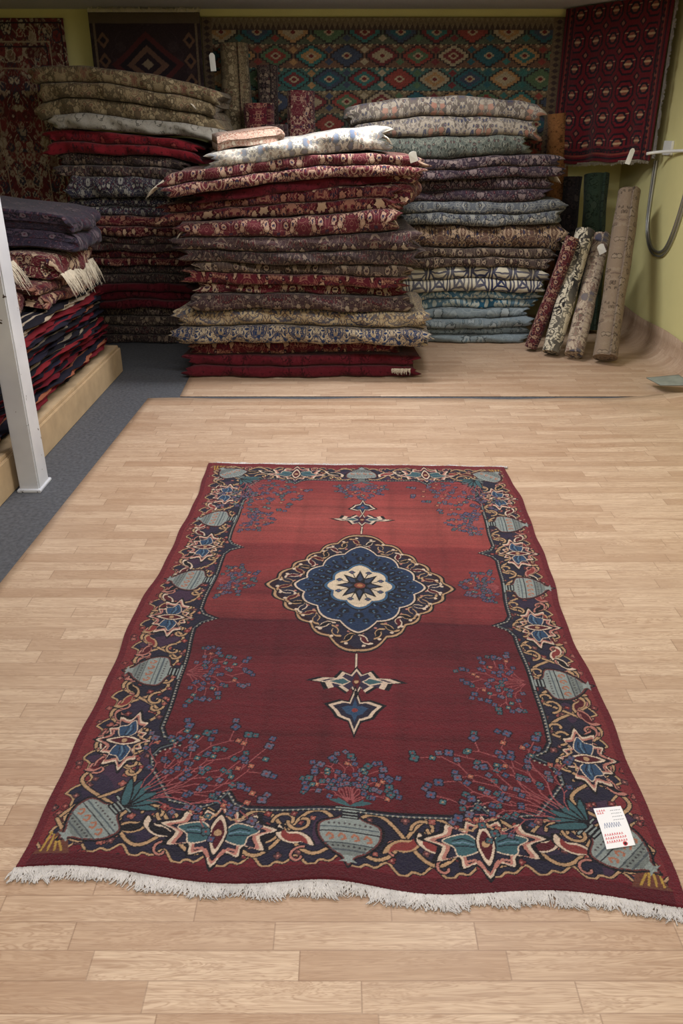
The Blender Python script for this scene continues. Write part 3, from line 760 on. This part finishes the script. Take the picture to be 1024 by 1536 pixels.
# ---------------- rolls ----------------
def roll(name,base,top,r,mat,turns=3.2):
    base=Vector(base);top=Vector(top);ax=(top-base);Ln=ax.length;ax.normalize()
    q=ax.to_track_quat('Z','Y'); n=int(turns*22); th=r/(turns+.6)
    cl=[]
    for k in range(n+1):
        a=k/22*2*math.pi+2; rr=r-th*.5-(th*k/22); cl.append((rr*math.cos(a),rr*math.sin(a)))
    cl=np.array(cl); d=cl/np.linalg.norm(cl,axis=1)[:,None]
    Lp=cl+d*th*.44; Rp=cl-d*th*.44; loop=np.vstack([Lp,Rp[::-1]]); m=len(loop);K=len(cl)
    arc=np.concatenate([[0],np.cumsum(np.linalg.norm(np.diff(cl,axis=0),axis=1))]); arcl=np.concatenate([arc,arc[::-1]])
    nb=20;V=[];UV=[];sd=random.random()*30; ph=random.random()*6
    for j in range(nb):
        t=j/(nb-1)
        for k in range(m):
            w=1+.04*math.sin(t*9+ph)+.02*math.sin(t*23+ph)
            sag=.012*math.sin(t*math.pi)
            p=Vector((loop[k][0]*w,loop[k][1]*w,t*Ln)); p=q@p+base; p.z-=sag
            V.append(p[:]); UV.append((arcl[k]+sd,t*Ln+sd))
    F=[]
    for j in range(nb-1):
        for k in range(m):
            k2=(k+1)%m;F.append((j*m+k,j*m+k2,(j+1)*m+k2,(j+1)*m+k))
    for j,rev in ((0,True),(nb-1,False)):
        for k in range(K-1):
            f=(j*m+k,j*m+k+1,j*m+m-2-k,j*m+m-1-k);F.append(f if not rev else f[::-1])
    V=np.array(V); V[:,2]-=min(0,V[:,2].min()-.006)
    o=mesh_np(name,V,F,mat,uv=UV); md=o.modifiers.new('e','EDGE_SPLIT'); md.split_angle=math.radians(50)
    return o
om('rollbrown',(136,118,100),(146,130,112),(116,98,84),(152,136,118),1.5,21.)
om('rollblack',(202,192,170),(28,28,34),(28,28,34),(202,190,166),1.0,22.,bold=9.)
om('rollbeige',(182,166,146),(120,92,84),(88,50,54),(66,66,88),1.0,23.)
om('rollgreen',(46,62,50),(52,68,54),(40,54,46),(58,70,58),1.,24.)
om('rolldark',(42,38,42),(60,52,54),(36,32,38),(80,70,66),1.,25.)
om('rollorange',(150,102,62),(160,112,70),(134,90,54),(150,106,68),1.,26.)
roll('rolled_rug',(1.785,5.36,.03),(1.995,5.98,1.04),.090,OM['rollbrown'])
r_b=roll('rolled_rug',(1.60,5.46,.03),(1.86,6.03,.74),.074,OM['rollbeige'])
roll('rolled_rug',(1.465,5.56,.03),(1.71,5.93,.80),.074,OM['rollblack'])
roll('rolled_rug',(1.36,5.72,.03),(1.59,5.79,.78),.055,OM['redfloral'])
roll('rolled_rug',(1.93,6.3,.02),(1.92,6.55,1.14),.10,OM['rollgreen'])
roll('rolled_rug',(1.76,6.55,.02),(1.78,6.68,1.12),.08,OM['rolldark'])
roll('rolled_rug',(1.80,6.83,.02),(1.66,6.86,1.56),.095,OM['rollorange'])
r_a=roll('rolled_rug',(-.80,6.78,.02),(-.80,6.80,2.02),.125,OM['olive'])
roll('rolled_rug',(-.56,6.80,.02),(-.56,6.82,1.88),.09,OM['dark'])
roll('rolled_rug',(-.60,6.50,.02),(-.61,6.52,1.62),.13,OM['maroon'])
roll('rolled_rug',(-.33,6.50,.02),(-.30,6.52,1.70),.125,OM['redfloral'])
roll('rolled_rug',(-.45,6.25,.02),(-.48,6.28,1.48),.10,OM['greyred'])

# ---------------- wall hangings ----------------
def hang(name,cv,a,b,ztop,zbot,mat,wavy=.01,nrm=(0,-1),botR=0.):
    a=np.array(a);b=np.array(b); u=(cv.x/cv.W+.5)[None,:]; v=(cv.y/cv.H)[:,None]
    X=a[0]+(b[0]-a[0])*u; Y=a[1]+(b[1]-a[1])*u; w=wavy*(np.sin(u*14)+.5*np.sin(u*31+v*3))*(1.2-v)
    X=X+nrm[0]*(w+wavy*1.8); Y=Y+nrm[1]*(w+wavy*1.8); zb=zbot+botR*u; Z=zb+(ztop-zb)*v+.008*np.sin(u*17)*(1-v)
    X=X+0*v;Y=Y+0*v
    V=np.stack([X,Y,Z],-1)
    o=mesh_np(name,V,grid_faces(cv.ny,cv.nx),mat,cols=lin_arr(cv.a).reshape(-1,3))
    md=o.modifiers.new('t','SOLIDIFY'); md.thickness=.006; return o
K=Canvas(272,125,2.,(104,84,62))
pal=[(62,106,100),(134,66,58),(162,124,84),(68,74,88),(160,144,116),(88,108,80),(112,56,56),(54,90,96)]
def diamond(cv,x,y,w,h,c): cv.poly([(x-w,y),(x,y-h),(x+w,y),(x,y+h)],c)
def step(cv,x,y,w,h,c,n=4):
    for k in range(n):
        ww=w*(k+1)/n; hh=h*(1-k/n); cv.poly([(x-ww,y-hh),(x+ww,y-hh),(x+ww,y+hh),(x-ww,y+hh)],c)
rowh=15.5
for r in range(8):
    y=7+r*rowh
    K.poly([(-136,y-rowh/2),(136,y-rowh/2),(136,y+rowh/2),(-136,y+rowh/2)],[(116,100,76),(72,100,92),(110,82,66),(86,90,74)][r%4])
    for k in range(-5,6):
        x=k*27.+(13.5 if r%2 else 0)
        c1=pal[(k*3+r*5)%8]; c2=pal[(k+r*3+2)%8]
        step(K,x,y,12.6,7.6,(54,48,48),5); step(K,x,y,11.4,6.8,c1,5); step(K,x,y,7.6,4.6,c2,4); step(K,x,y,3.6,2.4,(166,148,118),3); step(K,x,y,1.6,1.2,(110,50,48),2)
        for s in (-1,1):
            diamond(K,x+13.5,y+s*4,3.2,2.4,pal[(k+5)%8]); diamond(K,x+s*9.5,y+6.4,1.6,1.2,(160,142,110))
    K.line([(-136,y+rowh/2),(136,y+rowh/2)],1.1,(60,52,52))
    for k in range(-34,34): K.disc(k*4,y+rowh/2,.8,(158,140,110))
K.poly([(-136,117),(136,117),(136,125),(-136,125)],(122,106,84)); 
for k in range(-34,35): K.poly([(k*4,117),(k*4+2,121.5),(k*4+4,117)],(80,66,58)); K.poly([(k*4,125),(k*4+2,122),(k*4+4,125)],(140,124,98))
for X in (-136,128): K.poly([(X,0),(X+8,0),(X+8,125),(X,125)],(114,96,76))
for k in range(32):
    for X in (-132,132): diamond(K,X,k*4+2,2.6,1.7,(74,60,56))
K.a*=(1+rng.normal(0,.07,(K.ny,K.nx,1)))*(.95)
hang('kilim_wall_hanging',K,(-1.05,6.985),(1.67,6.985),2.205,.95,M_attr2,.006)
def floralcv(W,H,res,bg,cols,n,bord):
    c=Canvas(W,H,res,bg)
    for k in range(n):
        x,y=random.uniform(0,W/2),random.uniform(0,H)
        s=random.uniform(1.5,4.5); a,b=random.choice(cols),random.choice(cols)
        for sx in (-1,1):
            c.flower(sx*x,y,s,a,b,random.choice(cols),random.choice([4,5,6]),sx*.3)
            c.line(cat([(sx*x,y),(sx*(x+3),y+4),(sx*(x-1),y+9)],False,4),.7,a)
    for i,(d,cc) in enumerate(bord):
        for s in (-1,1):
            c.line([(s*(W/2-d),0),(s*(W/2-d),H-d)],1.3,cc)
        c.line([(-W/2+d,H-d),(W/2-d,H-d)],1.3,cc)
    c.a*=(1+rng.normal(0,.06,(c.ny,c.nx,1))); return c
FL=floralcv(110,160,1.8,(94,42,44),[(150,130,114),(168,152,134),(84,40,42),(58,54,66),(122,98,84),(116,52,54)],420,((3,(44,34,40)),(16,(158,140,120)),(19,(50,36,42)),(34,(152,130,110))))
FL.a*=1.15
hang('floral_rug_wall_hanging',FL,(-2.95,6.985),(-2.08,6.985),2.2,.65,M_attr,.004)
DK=floralcv(72,60,2,(54,41,44),[(64,50,52)],10,((3,(116,98,80)),))
for rr,c in ((24,(88,44,44)),(19,(42,34,40)),(14,(112,82,68)),(9,(50,38,44)),(4,(146,126,104))):
    DK.poly(cat([(-rr,30),(-rr*.55,30+rr*.35),(0,30+rr*.8),(rr*.55,30+rr*.35),(rr,30),(rr*.55,30-rr*.35),(0,30-rr*.8),(-rr*.55,30-rr*.35)],True,1),c)
for x in (-28,28):
    for y in (8,20,32,44): diamond(DK,x,y,4,5,(114,84,66)); diamond(DK,x,y,2,2.5,(42,34,42))
DK.poly([(-36,54),(36,54),(36,60),(-36,60)],(96,82,68))
dk=hang('dark_rug_wall_hanging',DK,(-1.86,6.88),(-1.04,6.88),2.225,1.55,M_attr,.006)
fringe('fringe_top',(-1.86,6.865,2.225),(-1.04,6.865,2.225),(0,-.3,1),240,.03,M_fringe2,dk,r=.002)
G=Canvas(100,115,2.,(100,22,31))
for r in range(6):
    for k in range(-2,3):
        x=k*17;y=14+r*19
        for w,h,c in ((7.4,7.6,(34,22,30)),(6,6.2,(112,26,35)),(4.2,4.4,(32,24,34)),(2.4,2.6,(136,76,62))):
            G.poly([(x-w,y-h*.4),(x-w*.5,y-h),(x+w*.5,y-h),(x+w,y-h*.4),(x+w,y+h*.4),(x+w*.5,y+h),(x-w*.5,y+h),(x-w,y+h*.4)],c)
        for s in (-1,1): G.line([(x+s*4.5-1,y+2.5),(x+s*4.5+1,y+2.5)],.9,(186,150,118)); G.line([(x+s*4.5-1,y-2.5),(x+s*4.5+1,y-2.5)],.9,(32,24,34))
        G.line([(x-2.6,y),(x+2.6,y)],1.1,(192,158,122)); diamond(G,x+8.5,y+9.5,3.,3.6,(34,22,30)); diamond(G,x+8.5,y+9.5,1.4,1.8,(136,84,68))
for d,cc in ((3,(40,22,30)),(6,(132,62,52)),(9,(40,22,30)),(11,(104,28,36))):
    for s in (-1,1): G.line([(s*(50-d),0),(s*(50-d),115)],1.2,cc)
    G.line([(-50+d,d),(50-d,d)],1.2,cc)
for k in range(28):
    for s in (-1,1): diamond(G,s*43,k*4.2,1.3,1.7,(36,20,28))
    diamond(G,-48+k*3.6,7.5,1.3,1.,(36,20,28))
G.a*=(1+rng.normal(0,.05,(G.ny,G.nx,1)))
gr=hang('turkmen_rug_wall_hanging',G,(1.68,6.93),(2.19,6.14),2.25,1.20,M_attr,.016,nrm=(-.84,-.54),botR=.06)
fringe('fringe_side',(2.165,6.11,1.27),(2.165,6.11,2.24),(.3,-.9,0),340,.035,M_fringe,gr,r=.004)
fringe('fringe_bottom',(1.68,6.9,1.20),(2.16,6.13,1.26),(0,0,-1),260,.025,M_fringe2,gr,r=.002)

# ---------------- right wall fittings ----------------
cb=empty('wall_conduit')
xw=XW-.012
tube('loop',[(xw,6.2,1.25),(xw,6.2,.95),(xw,6.18,.80),(xw,6.08,.69),(xw,5.95,.66),(xw,5.8,.68),(xw,5.7,.80),(xw,5.62,1.0),(xw,5.55,1.3),(xw,5.5,1.6),(xw,5.5,2.24)],.010,M_metal,cb)
tube('loop_b',[(xw,6.24,1.25),(xw,6.24,.95),(xw,6.2,.77),(xw,6.08,.66),(xw,5.94,.63),(xw,5.78,.655),(xw,5.66,.78),(xw,5.58,1.0),(xw,5.5,1.3),(xw,5.44,1.6),(xw,5.44,2.24)],.007,M_metal,cb)
br=empty('wall_bracket')
tube('rod',[(2.09,6.0,1.30),(xw-.02,6.02,1.32),(xw,5.5,1.33)],.010,M_white,br)
box('plate',XW-.02,XW-.001,5.95,6.1,1.29,1.38,M_white,br,.003)
cd=Canvas(20,8,1,(120,128,118))
uu=(cd.x/20+.5)[None,:,None]; vv=(cd.y/8)[:,None,None]
Q=(np.array([1.93,4.70])*(1-uu)+np.array([2.09,4.60])*uu)*(1-vv)+(np.array([1.90,4.86])*(1-uu)+np.array([2.08,4.82])*uu)*vv
Q=np.concatenate([Q,.055+.03*uu+0*vv],-1)
o=mesh_np('carpet_sample',Q,grid_faces(cd.ny,cd.nx),plain_mat('sample_grey',(134,138,128),.9)); md=o.modifiers.new('t','SOLIDIFY'); md.thickness=.006
def wtag(p,w,h,ang,parent):
    x,y,z=p; c,s=math.cos(ang),math.sin(ang)
    V=[(x+a*c-b*s,y-.002*k,z+a*s+b*c) for k,(a,b) in enumerate([(-w/2,-h),(w/2,-h),(w/2,0),(w*.2,h*.15),(-w*.2,h*.15),(-w/2,0)])]
    me=bpy.data.meshes.new('paper_tag'); me.from_pydata(V,[],[tuple(range(6))]); me.materials.append(M_white)
    ob=link(bpy.data.objects.new('paper_tag',me),parent); md=ob.modifiers.new('t','SOLIDIFY'); md.thickness=.001
wtag((2.0,6.04,1.32),.035,.09,-.25,gr); wtag((-.93,6.60,1.93),.04,.1,.05,r_a); wtag((1.80,5.83,.72),.05,.06,.5,r_b); wtag((.40,4.97,1.33),.045,.05,.3,S1)

# ---------------- lights & camera ----------------
def area(name,loc,sx,sy,p,col=(.985,.985,1.0),rot=(0,0,0)):
    l=bpy.data.lights.new(name,'AREA'); l.shape='RECTANGLE'; l.size=sx; l.size_y=sy; l.energy=p; l.color=col
    o=bpy.data.objects.new(name,l); o.location=loc; o.rotation_euler=rot; link(o); return o
M_fix=plain_mat('fixture_white',(230,230,230),.5,.02)
for i,(x,y,p) in enumerate(((-.2,.3,34),(.9,2.9,31),(-.9,3.3,28),(.2,5.0,46),(.2,-.9,26))):  # out-of-view fixtures; the one over the stacks is added to brighten the back
    e=empty('unseen_ceiling_fixture')
    box('housing',x-.62,x+.62,y-.16,y+.16,ZC-.04,ZC-.001,M_fix,e,.005)
    o=area('tube_light',(x,y,ZC-.05),1.2,.28,p); o.parent=e
w=bpy.data.worlds.new('w'); scene.world=w; w.use_nodes=True; w.node_tree.nodes['Background'].inputs[0].default_value=(.8,.85,.9,1); w.node_tree.nodes['Background'].inputs[1].default_value=.2
cam=bpy.data.cameras.new('camera'); co=bpy.data.objects.new('camera',cam); link(co)
co.location=(0,0,1.45); co.rotation_euler=(math.radians(90-25.56),0,0)
cam.lens=28.125; cam.sensor_width=36; cam.sensor_fit='AUTO'; cam.clip_start=.05
scene.camera=co
try:
    scene.view_settings.view_transform='Standard'; scene.view_settings.look='None'
except Exception as ex: print(ex)
